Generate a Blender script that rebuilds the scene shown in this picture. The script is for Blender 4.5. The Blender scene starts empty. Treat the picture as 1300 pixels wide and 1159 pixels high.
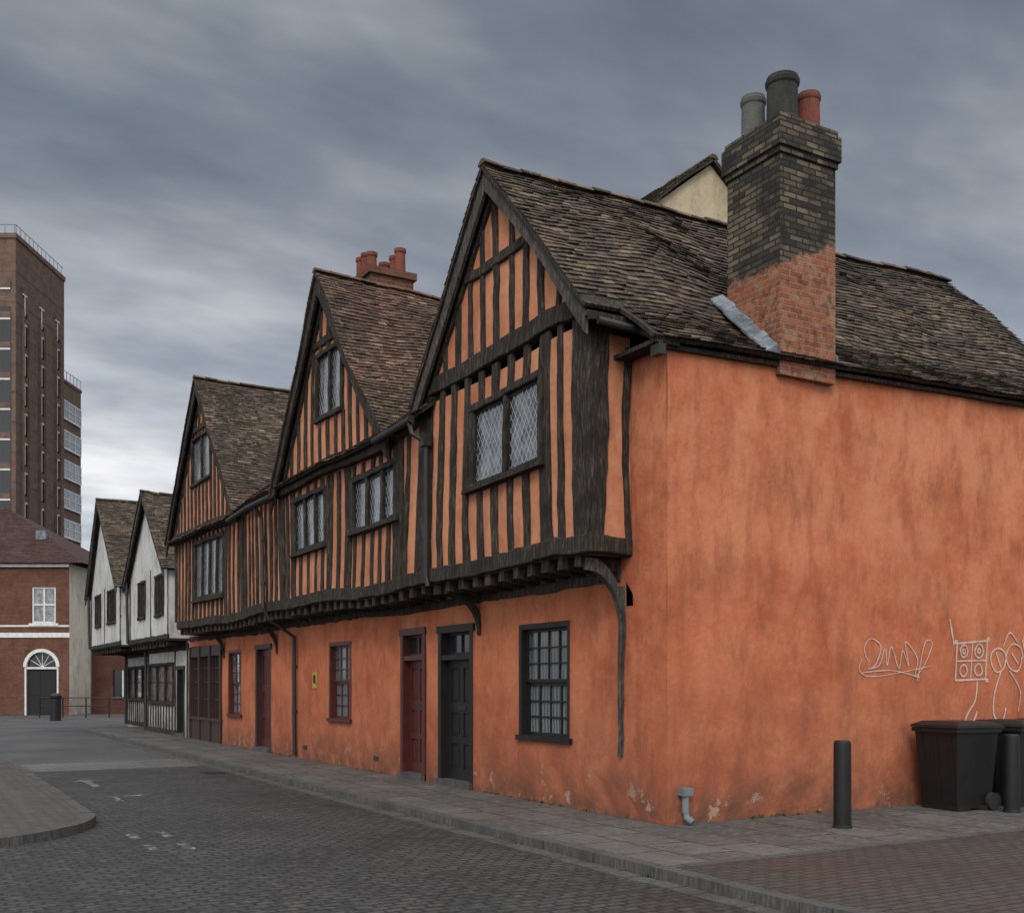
import bpy, math, random, bmesh
from mathutils import Vector, noise
random.seed(11)
scene=bpy.context.scene
R=random.uniform
# ------------------------------------------------------------------ materials
def newmat(name,rough=.8,spec=.3):
    m=bpy.data.materials.new(name); m.use_nodes=True
    nt=m.node_tree; b=nt.nodes['Principled BSDF']
    b.inputs['Roughness'].default_value=rough
    b.inputs['Specular IOR Level'].default_value=spec
    return m,nt,b
def N(nt,t,**k):
    n=nt.nodes.new(t)
    for a,v in k.items():
        if a in n.inputs: n.inputs[a].default_value=v
        else: setattr(n,a,v)
    return n
def pos(nt,scale=(1,1,1)):
    g=N(nt,'ShaderNodeNewGeometry'); mp=N(nt,'ShaderNodeMapping')
    mp.inputs['Scale'].default_value=scale
    nt.links.new(g.outputs['Position'],mp.inputs['Vector']); return mp.outputs[0]
def nz(nt,vec,scale,detail=4,rough=.55):
    n=N(nt,'ShaderNodeTexNoise'); n.inputs['Scale'].default_value=scale
    n.inputs['Detail'].default_value=min(detail,5); n.inputs['Roughness'].default_value=rough
    nt.links.new(vec,n.inputs['Vector']); return n.outputs['Fac']
def ramp(nt,fac,stops):
    r=N(nt,'ShaderNodeValToRGB'); e=r.color_ramp.elements
    while len(e)<len(stops): e.new(.5)
    for i,(p,c) in enumerate(stops):
        e[i].position=p; e[i].color=(c[0],c[1],c[2],1) if not isinstance(c,(int,float)) else (c,c,c,1)
    nt.links.new(fac,r.inputs[0]); return r.outputs[0]
def mix(nt,fac,a,b,mode='MIX'):
    m=N(nt,'ShaderNodeMix'); m.data_type='RGBA'; m.blend_type=mode
    for s,v in ((0,fac),(6,a),(7,b)):
        if isinstance(v,(int,float)): m.inputs[s].default_value=v
        elif isinstance(v,tuple): m.inputs[s].default_value=(v[0],v[1],v[2],1)
        else: nt.links.new(v,m.inputs[s])
    return m.outputs[2]
def math_(nt,op,a,b=0.):
    m=N(nt,'ShaderNodeMath'); m.operation=op
    for i,v in enumerate((a,b)):
        if isinstance(v,(int,float)): m.inputs[i].default_value=v
        else: nt.links.new(v,m.inputs[i])
    return m.outputs[0]
def mrange(nt,v,a,b,c=0.,d=1.):
    n=N(nt,'ShaderNodeMapRange'); nt.links.new(v,n.inputs[0])
    for i,x in enumerate((a,b,c,d)): n.inputs[i+1].default_value=x
    return n.outputs[0]
def bump(nt,b,h,dist=.01,strength=1.,prev=None):
    n=N(nt,'ShaderNodeBump'); n.inputs['Distance'].default_value=dist; n.inputs['Strength'].default_value=strength
    nt.links.new(h,n.inputs['Height'])
    if prev is not None: nt.links.new(prev,n.inputs['Normal'])
    nt.links.new(n.outputs[0],b.inputs['Normal']); return n.outputs[0]
def sepz(nt):
    g=N(nt,'ShaderNodeNewGeometry'); s=N(nt,'ShaderNodeSeparateXYZ'); nt.links.new(g.outputs['Position'],s.inputs[0]); return s.outputs
def setc(nt,b,c): nt.links.new(c,b.inputs['Base Color'])

def plaster(name,c1,c2,c3,dirt=(.16,.09,.06),peel=True,pale=None):
    m,nt,b=newmat(name,.92,.12)
    p=pos(nt)
    a=nz(nt,p,.6,5,.62); d=nz(nt,p,2.6,5,.68); f=nz(nt,p,13,5,.65)
    col=ramp(nt,a,[(.36,c1),(.5,c2),(.63,c3)])
    col=mix(nt,ramp(nt,d,[(.42,0.),(.6,.7)]),col,c3)
    col=mix(nt,ramp(nt,f,[(.42,0.),(.7,.45)]),col,c1)
    st=nz(nt,pos(nt,(2.6,2.6,.8)),1.1,5,.72)
    z=sepz(nt)[2]
    if peel:
        k=math_(nt,'MULTIPLY',ramp(nt,nz(nt,pos(nt,(1.,1.,.7)),1.05,5,.65),[(.46,0.),(.6,1.)]),mrange(nt,z,2.0,5.6,.15,.8))
        col=mix(nt,k,col,pale or c3)
    col=mix(nt,ramp(nt,st,[(.48,0.),(.68,.62)]),col,dirt)
    k=math_(nt,'MULTIPLY',mrange(nt,z,2.1,0.),ramp(nt,nz(nt,p,1.5,5,.72),[(.36,.22),(.60,1.)]))  # grime rising from the wall foot, doubling as painted contact shade
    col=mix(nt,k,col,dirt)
    if peel:
        k=math_(nt,'MULTIPLY',mrange(nt,z,.65,0.),ramp(nt,nz(nt,p,3.2,5,.7),[(.38,.1),(.62,.9)]))  # darker foot band: grime plus contact shade put into the colour
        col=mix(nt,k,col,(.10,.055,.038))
        k=math_(nt,'MULTIPLY',mrange(nt,z,.7,0.1),ramp(nt,nz(nt,p,2.3,5,.75),[(.60,0.),(.63,1.)]))
        col=mix(nt,math_(nt,'MULTIPLY',k,.6),col,(.38,.29,.23))
        k=ramp(nt,nz(nt,p,4.3,5,.85),[(.69,0.),(.705,.6)])
        col=mix(nt,k,col,(.52,.33,.24))
        k=ramp(nt,nz(nt,p,7.7,4,.8),[(.26,.7),(.30,0.)])
        col=mix(nt,k,col,dirt)
    setc(nt,b,col)
    n1=bump(nt,b,nz(nt,p,1.7,3,.5),.05,.6)
    n2=bump(nt,b,f,.014,.6,n1)
    bump(nt,b,nz(nt,p,70,3,.6),.003,.7,n2)
    return m
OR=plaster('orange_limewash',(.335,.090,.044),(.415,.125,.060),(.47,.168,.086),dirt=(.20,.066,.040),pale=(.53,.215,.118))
OP=plaster('orange_panel',(.38,.138,.070),(.445,.182,.098),(.50,.228,.132),dirt=(.22,.088,.055),peel=False)
CR=plaster('cream_render',(.34,.275,.18),(.40,.33,.22),(.44,.37,.26),dirt=(.18,.14,.10),peel=False)
WP=plaster('white_plaster',(.34,.35,.35),(.45,.45,.44),(.52,.51,.5),dirt=(.17,.16,.15),peel=False)
CW=plaster('pale_render',(.55,.51,.43),(.62,.58,.5),(.68,.64,.56),dirt=(.3,.27,.22),peel=False)

def wood(name,c1,c2,c3,rough=.85):
    m,nt,b=newmat(name,rough,.2)
    g=nz(nt,pos(nt,(6,6,1)),5,5,.72); h=nz(nt,pos(nt),2.2,4,.6)
    col=ramp(nt,g,[(.32,c1),(.52,c2),(.68,c3)])
    col=mix(nt,ramp(nt,h,[(.45,0.),(.65,.6)]),col,c1)
    setc(nt,b,col); bump(nt,b,g,.03,.9); return m
TB=wood('weathered_oak',(.012,.010,.0085),(.034,.027,.022),(.11,.09,.073))
TG=wood('grey_oak',(.03,.026,.024),(.065,.058,.053),(.15,.137,.125))
def paint(name,c,rough=.45,spec=.4):
    m,nt,b=newmat(name,rough,spec)
    h=nz(nt,pos(nt),6,5,.65)
    setc(nt,b,mix(nt,ramp(nt,h,[(.4,0.),(.7,.6)]),c,tuple(x*.5 for x in c)))
    bump(nt,b,nz(nt,pos(nt),30,3),.003,.5); return m
BK=paint('black_paint',(.012,.011,.011),.5,.3)
RD=paint('oxblood_paint',(.065,.014,.011),.45)
BR=paint('brown_paint',(.035,.016,.013),.5)
WH=paint('white_paint',(.6,.6,.58),.5)
LEADW=paint('lead_came',(.34,.35,.36),.5)
IRON=paint('cast_iron',(.022,.020,.020),.5)
GREY=paint('grey_plastic',(.15,.165,.18),.5)
YEL=paint('yellow_sign',(.45,.27,.02),.5)
PLAS=paint('black_plastic',(.011,.011,.012),.5,.3)
RUB=paint('rubber',(.02,.02,.02),.8)
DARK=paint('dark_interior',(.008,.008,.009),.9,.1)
def glassm():
    m,nt,b=newmat('old_glass',.07,1.)
    setc(nt,b,ramp(nt,nz(nt,pos(nt),3.5,2),[(.35,(.03,.035,.04)),(.65,(.17,.185,.20))]))  # pale blotches in the base colour paint in some sky reflection
    b.inputs['Coat Weight'].default_value=1.; b.inputs['Coat Roughness'].default_value=.05
    bump(nt,b,nz(nt,pos(nt),7,3),.02,.7); return m
GL=glassm()
def dglass():
    m,nt,b=newmat('dark_glass',.15,.5); b.inputs['Base Color'].default_value=(.012,.014,.018,1); return m
DG=dglass()
def curtain():
    m,nt,b=newmat('net_curtain',.9,.1)
    w=N(nt,'ShaderNodeTexWave'); w.inputs['Scale'].default_value=4; w.inputs['Distortion'].default_value=3
    w.bands_direction='Y'; nt.links.new(pos(nt),w.inputs['Vector'])
    c=ramp(nt,w.outputs['Fac'],[(0,(.05,.055,.06)),(1,(.16,.175,.18))])
    setc(nt,b,mix(nt,mrange(nt,sepz(nt)[2],1.2,2.2,0.,.6),c,(.02,.022,.025)))
    b.inputs['Coat Weight'].default_value=1.; b.inputs['Coat Roughness'].default_value=.06; return m
CU=curtain()
def lead():
    m,nt,b=newmat('lead_sheet',.6,.4); h=nz(nt,pos(nt),5,5)
    setc(nt,b,ramp(nt,h,[(.35,(.06,.068,.08)),(.65,(.18,.20,.225))]))
    bump(nt,b,h,.03,.7); return m
LD=lead()
def uvn(nt):
    return N(nt,'ShaderNodeTexCoord').outputs['UV']
def bricktex(nt,vec,c1,c2,mo,w=.225,h=.075,ms=.009,bias=0.,off=.5):
    t=N(nt,'ShaderNodeTexBrick'); nt.links.new(vec,t.inputs['Vector'])
    t.offset=off
    t.inputs['Color1'].default_value=(*c1,1); t.inputs['Color2'].default_value=(*c2,1); t.inputs['Mortar'].default_value=(*mo,1)
    t.inputs['Scale'].default_value=1; t.inputs['Mortar Size'].default_value=ms; t.inputs['Mortar Smooth'].default_value=.3
    t.inputs['Brick Width'].default_value=w; t.inputs['Row Height'].default_value=h; t.inputs['Bias'].default_value=bias
    return t
def wob(nt,vec,s=9.,a=.012):
    nn=N(nt,'ShaderNodeTexNoise'); nn.inputs['Scale'].default_value=s; nt.links.new(vec,nn.inputs['Vector'])
    va=N(nt,'ShaderNodeVectorMath'); va.operation='MULTIPLY_ADD'
    nt.links.new(nn.outputs['Color'],va.inputs[0]); va.inputs[1].default_value=(a,a,0); nt.links.new(vec,va.inputs[2]); return va.outputs[0]
def brick(name,c1,c2,mo,**k):
    m,nt,b=newmat(name,.9,.2)
    t=bricktex(nt,uvn(nt),c1,c2,mo,**k)
    h=nz(nt,pos(nt),1.3,5,.65)
    col=mix(nt,ramp(nt,h,[(.4,0.),(.7,.65)]),t.outputs['Color'],tuple(x*.4 for x in c1))
    setc(nt,b,col)
    bump(nt,b,math_(nt,'SUBTRACT',1.,t.outputs['Fac']),.012,.8); return m
BRK=brick('red_brick',(.16,.058,.034),(.10,.040,.027),(.15,.12,.095))
BRKD=brick('dark_red_brick',(.11,.038,.028),(.075,.028,.021),(.10,.075,.06))
BRT=brick('brown_tower_brick',(.15,.098,.075),(.13,.085,.067),(.14,.098,.08),w=.9,h=.3,ms=.02)
def chimneymat():
    m,nt,b=newmat('chimney_brick',.9,.2)
    uv=wob(nt,uvn(nt))
    red=bricktex(nt,uv,(.29,.085,.038),(.18,.053,.028),(.20,.15,.11),w=.22,h=.075,ms=.011)
    blk=bricktex(nt,uv,(.030,.027,.024),(.17,.135,.085),(.022,.02,.018),w=.22,h=.075,ms=.011,bias=-.15)
    s=sepz(nt); p=pos(nt)
    v=math_(nt,'ADD',s[2],math_(nt,'MULTIPLY',s[0],-.45))
    v=math_(nt,'ADD',v,math_(nt,'MULTIPLY',nz(nt,p,3.5,5,.7),.5))
    f=ramp(nt,math_(nt,'MULTIPLY',math_(nt,'SUBTRACT',v,6.33),4.),[(0.,0.),(.25,1.)])
    bl=mix(nt,ramp(nt,nz(nt,p,2.2,5,.6),[(.50,0.),(.62,.8)]),blk.outputs['Color'],(.02,.018,.017))
    rd=mix(nt,ramp(nt,nz(nt,p,6,5,.65),[(.48,0.),(.65,.7)]),red.outputs['Color'],(.28,.18,.12))
    rd=mix(nt,ramp(nt,nz(nt,p,8.5,5,.65),[(.52,0.),(.65,.7)]),rd,(.07,.03,.02))
    setc(nt,b,mix(nt,f,rd,bl))
    n1=bump(nt,b,math_(nt,'SUBTRACT',1.,red.outputs['Fac']),.02,.9); bump(nt,b,nz(nt,p,25,4,.6),.01,.6,n1); return m
CH=chimneymat()
def tilemat(name,stops,lichen=(.20,.18,.085),amt=.65):
    m,nt,b=newmat(name,.88,.25)
    a=N(nt,'ShaderNodeVertexColor'); a.layer_name='col'
    s=N(nt,'ShaderNodeSeparateColor'); nt.links.new(a.outputs[0],s.inputs[0])
    col=ramp(nt,s.outputs[0],stops)
    p=pos(nt)
    col=mix(nt,ramp(nt,nz(nt,p,.9,5,.6),[(.44,0.),(.66,.65)]),col,stops[0][1])
    k=ramp(nt,nz(nt,p,9,5,.75),[(.54,0.),(.62,amt)])
    k2=ramp(nt,nz(nt,p,.6,3),[(.42,0.15),(.58,1.)])
    col=mix(nt,math_(nt,'MULTIPLY',k,k2),col,lichen)
    setc(nt,b,col); bump(nt,b,nz(nt,p,35,3,.6),.006,.7); return m
TI=tilemat('clay_tiles_dark',[(0,(.023,.018,.015)),(.4,(.054,.039,.031)),(.75,(.11,.07,.05)),(1,(.18,.145,.11))])
TR=tilemat('clay_tiles_red',[(0,(.030,.020,.016)),(.4,(.070,.039,.030)),(.75,(.13,.066,.047)),(1,(.19,.14,.105))])
TF=tilemat('clay_tiles_maroon',[(0,(.03,.015,.015)),(.5,(.05,.024,.022)),(1,(.075,.035,.03))],amt=.1)
POTR=plaster('terracotta_pot',(.14,.040,.028),(.18,.053,.035),(.17,.063,.047),dirt=(.05,.027,.022),peel=False)
POTD=plaster('sooty_pot',(.022,.022,.022),(.032,.032,.032),(.05,.05,.047),dirt=(.014,.014,.014),peel=False)
POTG=plaster('grey_pot',(.06,.063,.06),(.085,.085,.08),(.12,.12,.11),dirt=(.035,.035,.032),peel=False)
def ground(name,c1,c2,mo,w,h,ms,off=.5,bmp=.008,rot=0.,dirt=.5,wb=.04,lich=.5):
    m,nt,b=newmat(name,.8,.3)
    g=N(nt,'ShaderNodeNewGeometry'); mp=N(nt,'ShaderNodeMapping'); mp.inputs['Rotation'].default_value=(0,0,rot)
    nt.links.new(g.outputs['Position'],mp.inputs['Vector'])
    t=bricktex(nt,wob(nt,mp.outputs[0],2.,wb),c1,c2,mo,w=w,h=h,ms=ms,off=off)
    p=pos(nt)
    col=mix(nt,ramp(nt,nz(nt,p,.55,5,.72),[(.38,0.),(.60,dirt)]),t.outputs['Color'],tuple(x*.4 for x in c1))
    col=mix(nt,ramp(nt,nz(nt,p,9,5,.75),[(.5,0.),(.68,lich)]),col,tuple(min(1,x*1.8) for x in c2))
    col=mix(nt,ramp(nt,nz(nt,p,5,5,.8),[(.58,0.),(.64,.7)]),col,mo)
    setc(nt,b,col)
    nt.links.new(ramp(nt,nz(nt,p,.8,4,.6),[(.35,.5),(.65,.85)]),b.inputs['Roughness'])
    n1=bump(nt,b,math_(nt,'SUBTRACT',1.,t.outputs['Fac']),bmp,.9)
    n2=bump(nt,b,nz(nt,p,7,3,.6),.025,.7,n1)
    bump(nt,b,nz(nt,p,45,3,.6),.004,.6,n2); return m
SETT=ground('granite_setts',(.033,.033,.034),(.056,.054,.051),(.011,.012,.009),.18,.11,.016,bmp=.016,wb=.09,dirt=.65)
SLAB=ground('paving_slabs',(.078,.073,.068),(.108,.10,.092),(.019,.017,.015),.75,.6,.016,rot=math.pi/2,wb=.015,dirt=.6)
PAVR=ground('brick_pavers',(.058,.046,.040),(.043,.037,.033),(.016,.014,.013),.21,.105,.012)
PAVL=ground('grey_pavers',(.075,.064,.058),(.058,.049,.045),(.022,.02,.018),.21,.105,.010,rot=math.pi/4)
BAND=ground('light_setts',(.12,.117,.11),(.09,.088,.083),(.04,.038,.035),.3,.2,.014)
def asphalt():
    m,nt,b=newmat('asphalt',.85,.3); p=pos(nt)
    col=ramp(nt,nz(nt,p,.35,5,.6),[(.35,(.038,.038,.040)),(.65,(.068,.067,.066))])
    setc(nt,b,mix(nt,ramp(nt,nz(nt,p,60,3),[(.5,0.),(.7,.5)]),col,(.1,.1,.1))); bump(nt,b,nz(nt,p,70,3),.006,.7); return m
ASP=asphalt()
KER=wood('granite_kerb',(.045,.043,.042),(.085,.082,.078),(.13,.125,.12))
def wornpaint():
    m,nt,b=newmat('worn_road_paint',.8,.2); p=pos(nt)
    setc(nt,b,mix(nt,ramp(nt,nz(nt,p,7,5,.75),[(.40,0.),(.50,1.)]),(.24,.24,.235),(.05,.05,.05))); return m
RP=wornpaint()
def spray():
    m,nt,b=newmat('white_spray_paint',.7,.2); p=pos(nt)
    setc(nt,b,mix(nt,ramp(nt,nz(nt,p,9,5,.7),[(.4,0.),(.65,.75)]),(.50,.43,.39),(.46,.22,.13))); return m
SPR=spray()
ALL=dict(OR=OR,OP=OP,CR=CR,CW=CW,WP=WP,TB=TB,TG=TG,BK=BK,RD=RD,BR=BR,WH=WH,LW=LEADW,IR=IRON,GY=GREY,YE=YEL,PL=PLAS,RU=RUB,DK=DARK,GL=GL,DG=DG,CU=CU,LD=LD,
 BRK=BRK,BRD=BRKD,BRT=BRT,CH=CH,TI=TI,TR=TR,TF=TF,PR=POTR,PD=POTD,PG=POTG,SETT=SETT,SLAB=SLAB,PAVR=PAVR,PAVL=PAVL,BAND=BAND,ASP=ASP,KER=KER,RP=RP,SPR=SPR)
# ------------------------------------------------------------------ mesh builder
class MB:
    def __init__(s): s.v=[];s.f=[];s.m=[];s.c=[]
    def poly(s,pts,m,c=.5):
        i=len(s.v); s.v+=[tuple(p) for p in pts]; s.f.append(tuple(range(i,i+len(pts)))); s.m.append(m); s.c.append(c)
    def hexa(s,p,m,c=.5):
        i=len(s.v); s.v+=[tuple(q) for q in p]
        for f in ((0,1,2,3),(4,5,6,7),(0,1,5,4),(1,2,6,5),(2,3,7,6),(3,0,4,7)):
            s.f.append(tuple(i+k for k in f)); s.m.append(m); s.c.append(c)
    def box(s,x0,x1,y0,y1,z0,z1,m,c=.5):
        s.hexa([(x0,y0,z0),(x1,y0,z0),(x1,y1,z0),(x0,y1,z0),(x0,y0,z1),(x1,y0,z1),(x1,y1,z1),(x0,y1,z1)],m,c)
    def rings(s,rs,m,c=.5,cap=True):
        i=len(s.v); n=len(rs[0])
        for r in rs: s.v+=[tuple(q) for q in r]
        for k in range(len(rs)-1):
            for j in range(n):
                a=i+k*n+j; b=i+k*n+(j+1)%n
                s.f.append((a,b,b+n,a+n)); s.m.append(m); s.c.append(c)
        if cap:
            s.f.append(tuple(i+j for j in range(n))); s.f.append(tuple(i+(len(rs)-1)*n+j for j in range(n)))
            s.m+=[m,m]; s.c+=[c,c]
    def tube(s,pts,r,m,n=10,cap=True):
        pts=[Vector(p) for p in pts]; rs=[]
        for k,p in enumerate(pts):
            d=(pts[min(k+1,len(pts)-1)]-pts[max(k-1,0)]).normalized()
            up=Vector((0,0,1)) if abs(d.z)<.8 else Vector((1,0,0))
            a=d.cross(up).normalized(); b=d.cross(a).normalized()
            rr=r[k] if isinstance(r,(list,tuple)) else r
            rs.append([p+a*rr*math.cos(2*math.pi*j/n)+b*rr*math.sin(2*math.pi*j/n) for j in range(n)])
        s.rings(rs,m,.5,cap)
    def lathe(s,x,y,prof,m,n=20):
        s.rings([[(x+r*math.cos(2*math.pi*j/n),y+r*math.sin(2*math.pi*j/n),z) for j in range(n)] for r,z in prof],m,.5,False)
    def build(s,name,parent=None,warp=None,weld=False,smooth=None,loc=None):
        v=[warp(p) for p in s.v] if warp else s.v
        me=bpy.data.meshes.new(name); me.from_pydata(v,[],s.f)
        keys=[]; 
        for k in s.m:
            if k not in keys: keys.append(k)
        for k in keys: me.materials.append(ALL[k])
        ix={k:i for i,k in enumerate(keys)}
        me.polygons.foreach_set('material_index',[ix[k] for k in s.m])
        ca=me.color_attributes.new(name='col',type='FLOAT_COLOR',domain='CORNER')
        uv=me.uv_layers.new(name='UVMap')
        cd=[];ud=[]
        for p in me.polygons:
            c=s.c[p.index]; n=p.normal; ax=max(range(3),key=lambda k:abs(n[k]))
            for vi in p.vertices:
                q=me.vertices[vi].co; cd+=[c,c,c,1]
                ud+=([q.y,q.z] if ax==0 else [q.x,q.z] if ax==1 else [q.x,q.y])
        ca.data.foreach_set('color',cd); uv.data.foreach_set('uv',ud)
        bm=bmesh.new(); bm.from_mesh(me)
        if weld: bmesh.ops.remove_doubles(bm,verts=bm.verts,dist=.0008)
        bmesh.ops.recalc_face_normals(bm,faces=bm.faces); bm.to_mesh(me); bm.free()
        if smooth:
            me.polygons.foreach_set('use_smooth',[True]*len(me.polygons)); me.set_sharp_from_angle(angle=math.radians(smooth))
        me.update()
        o=bpy.data.objects.new(name,me); scene.collection.objects.link(o)
        if parent: o.parent=parent
        return o
def empty(name,loc=(0,0,0),rz=0):
    e=bpy.data.objects.new(name,None); e.location=loc; e.rotation_euler=(0,0,rz); scene.collection.objects.link(e); e.empty_display_size=.3; return e
def FX(X): return lambda s,t,n:(X-n,s,t)
def FY(Y): return lambda s,t,n:(s,Y-n,t)
def fbox(mb,F,s0,s1,t0,t1,n0,n1,m,c=.5):
    mb.hexa([F(s0,t0,n0),F(s1,t0,n0),F(s1,t0,n1),F(s0,t0,n1),F(s0,t1,n0),F(s1,t1,n0),F(s1,t1,n1),F(s0,t1,n1)],m,c)
def cuts(a,b,extra,step):
    xs=sorted(set([a,b]+[e for e in extra if a<e<b])); out=[xs[0]]
    for p,q in zip(xs,xs[1:]):
        k=max(1,int(math.ceil((q-p)/step)))
        out+=[p+(q-p)*i/k for i in range(1,k+1)]
    return out
def wall(mb,F,s0,s1,t0,t1,holes,m,rev=.12,step=.3,amp=.014,topf=None):
    S=cuts(s0,s1,[h[i] for h in holes for i in (0,1)],step); T=cuts(t0,t1,[h[i] for h in holes for i in (2,3)],step)
    def P(s,t):
        if topf and t==T[-1]: t=topf(s)
        q=Vector(F(s,t,0))
        return F(s,t,amp*noise.noise(q*.9)*1.6)
    for a,b in zip(S,S[1:]):
        for c,d in zip(T,T[1:]):
            sm,tm=(a+b)/2,(c+d)/2
            if any(h[0]<sm<h[1] and h[2]<tm<h[3] for h in holes): continue
            mb.poly([P(a,c),P(b,c),P(b,d),P(a,d)],m)
    for h in holes:
        for q in (((h[0],h[2]),(h[1],h[2])),((h[1],h[2]),(h[1],h[3])),((h[1],h[3]),(h[0],h[3])),((h[0],h[3]),(h[0],h[2]))):
            (a,c),(b,d)=q
            mb.poly([F(a,c,.02),F(b,d,.02),F(b,d,-rev),F(a,c,-rev)],m)
def timber(mb,F,a,b,w,d,m='TB',base=-.02,bow=0.,jit=.017,w2=None,seg=None):
    (s0,t0),(s1,t1)=a,b; L=math.hypot(s1-s0,t1-t0)
    if L<.03: return
    n=seg or max(2,int(L/.22)); ds,dt=(s1-s0)/L,(t1-t0)/L; ps,pt=-dt,ds; rs=[]
    dd=d+R(-.006,.006)
    for k in range(n+1):
        f=k/n; ww=(w+( (w2-w)*f if w2 else 0))/2
        off=bow*math.sin(math.pi*f)+R(-jit,jit)*.6; wl=ww+R(-jit,jit)*.7; wr=ww+R(-jit,jit)*.7
        cs,ct=s0+ds*L*f+ps*off,t0+dt*L*f+pt*off
        ch=.014; dq=dd+R(-.004,.004)
        rs.append([F(cs+ps*x,ct+pt*x,z) for x,z in ((-wl,base),(-wl,dq-ch),(-wl+ch,dq),(wr-ch,dq),(wr,dq-ch),(wr,base))])
    mb.rings(rs,m)
def lattice(mb,F,s0,s1,t0,t1,n,dw=.115,dh=.175,w=.009,m='LW'):
    k=dh/dw
    for sg in (1,-1):
        K=k*sg
        lo=min(t0-K*s0,t0-K*s1)-dh; hi=max(t1-K*s0,t1-K*s1)+dh
        c=lo-(lo%dh)
        while c<hi:
            a,b=s0,s1
            sa,sb=sorted(((t0-c)/K,(t1-c)/K)); a=max(a,sa); b=min(b,sb)
            if b-a>.01:
                hw=w*.5*math.sqrt(1+K*K)
                nn=n+.0015*sg
                mb.poly([F(a,K*a+c-hw,nn),F(b,K*b+c-hw,nn),F(b,K*b+c+hw,nn),F(a,K*a+c+hw,nn)],m)
            c+=dh
def casement(mb,F,s0,s1,t0,t1,lights,fr=.1,lat=True,m='TB',sash=.035,rec=-.03,proud=.055,tr=None,ms='BK'):
    timber(mb,F,(s0-fr/2,t0),(s1+fr/2,t0),fr,proud+.02,m,base=-.08); timber(mb,F,(s0-fr/2,t1),(s1+fr/2,t1),fr,proud+.01,m,base=-.08)
    timber(mb,F,(s0,t0),(s0,t1),fr,proud,m,base=-.08); timber(mb,F,(s1,t0),(s1,t1),fr,proud,m,base=-.08)
    W=(s1-s0)/lights
    for i in range(1,lights): timber(mb,F,(s0+W*i,t0),(s0+W*i,t1),fr*.75,proud-.01,m,base=-.08)
    for i in range(lights):
        a=s0+W*i+fr*.45; b=s0+W*(i+1)-fr*.45; c=t0+fr*.5; d=t1-fr*.5
        for q in ((a,a+sash,c,d),(b-sash,b,c,d),(a+sash,b-sash,c,c+sash),(a+sash,b-sash,d-sash,d)): fbox(mb,F,*q,-.06,rec+.03,ms)
        t=R(-.008,.008); u=R(-.008,.008); g=rec
        mb.poly([F(a+sash,c+sash,g+t),F(b-sash,c+sash,g-t),F(b-sash,d-sash,g-t+u),F(a+sash,d-sash,g+t+u)],'GL')
        if lat: lattice(mb,F,a+sash,b-sash,c+sash,d-sash,g+.020)
        if tr:
            fbox(mb,F,a+sash,b-sash,tr-.02,tr+.02,-.05,rec+.028,ms)
def sash(mb,F,s0,s1,t0,t1,cols,rows,m='BK',cur=True,rev=.10):
    fr=.075; g=-rev+.02
    for q in ((s0,s0+fr,t0,t1),(s1-fr,s1,t0,t1),(s0+fr,s1-fr,t1-fr,t1)): fbox(mb,F,*q,-rev-.03,.015,m)
    fbox(mb,F,s0-.04,s1+.04,t0-.07,t0+.002,-rev,.055,m)
    a,b,c,d=s0+fr,s1-fr,t0+.002,t1-fr; mid=(c+d)/2
    st=.045
    for (lo,hi,nn) in ((c,mid,g-.03),(mid,d,g)):
        for q in ((a,a+st,lo,hi),(b-st,b,lo,hi),(a+st,b-st,lo,lo+st),(a+st,b-st,hi-st,hi)): fbox(mb,F,*q,nn-.02,nn+.02,m)
        for i in range(1,cols):
            x=a+st+(b-a-2*st)*i/cols; fbox(mb,F,x-.011,x+.011,lo+st,hi-st,nn-.012,nn+.014,m)
        r=rows//2
        for i in range(1,r):
            z=lo+st+(hi-lo-2*st)*i/r; fbox(mb,F,a+st,b-st,z-.011,z+.011,nn-.012,nn+.0125,m)
        mt='CU' if cur else 'GL'
        mb.poly([F(a+st,lo+st,nn-.010),F(b-st,lo+st,nn-.010),F(b-st,hi-st,nn-.008),F(a+st,hi-st,nn-.008)],mt)
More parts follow.
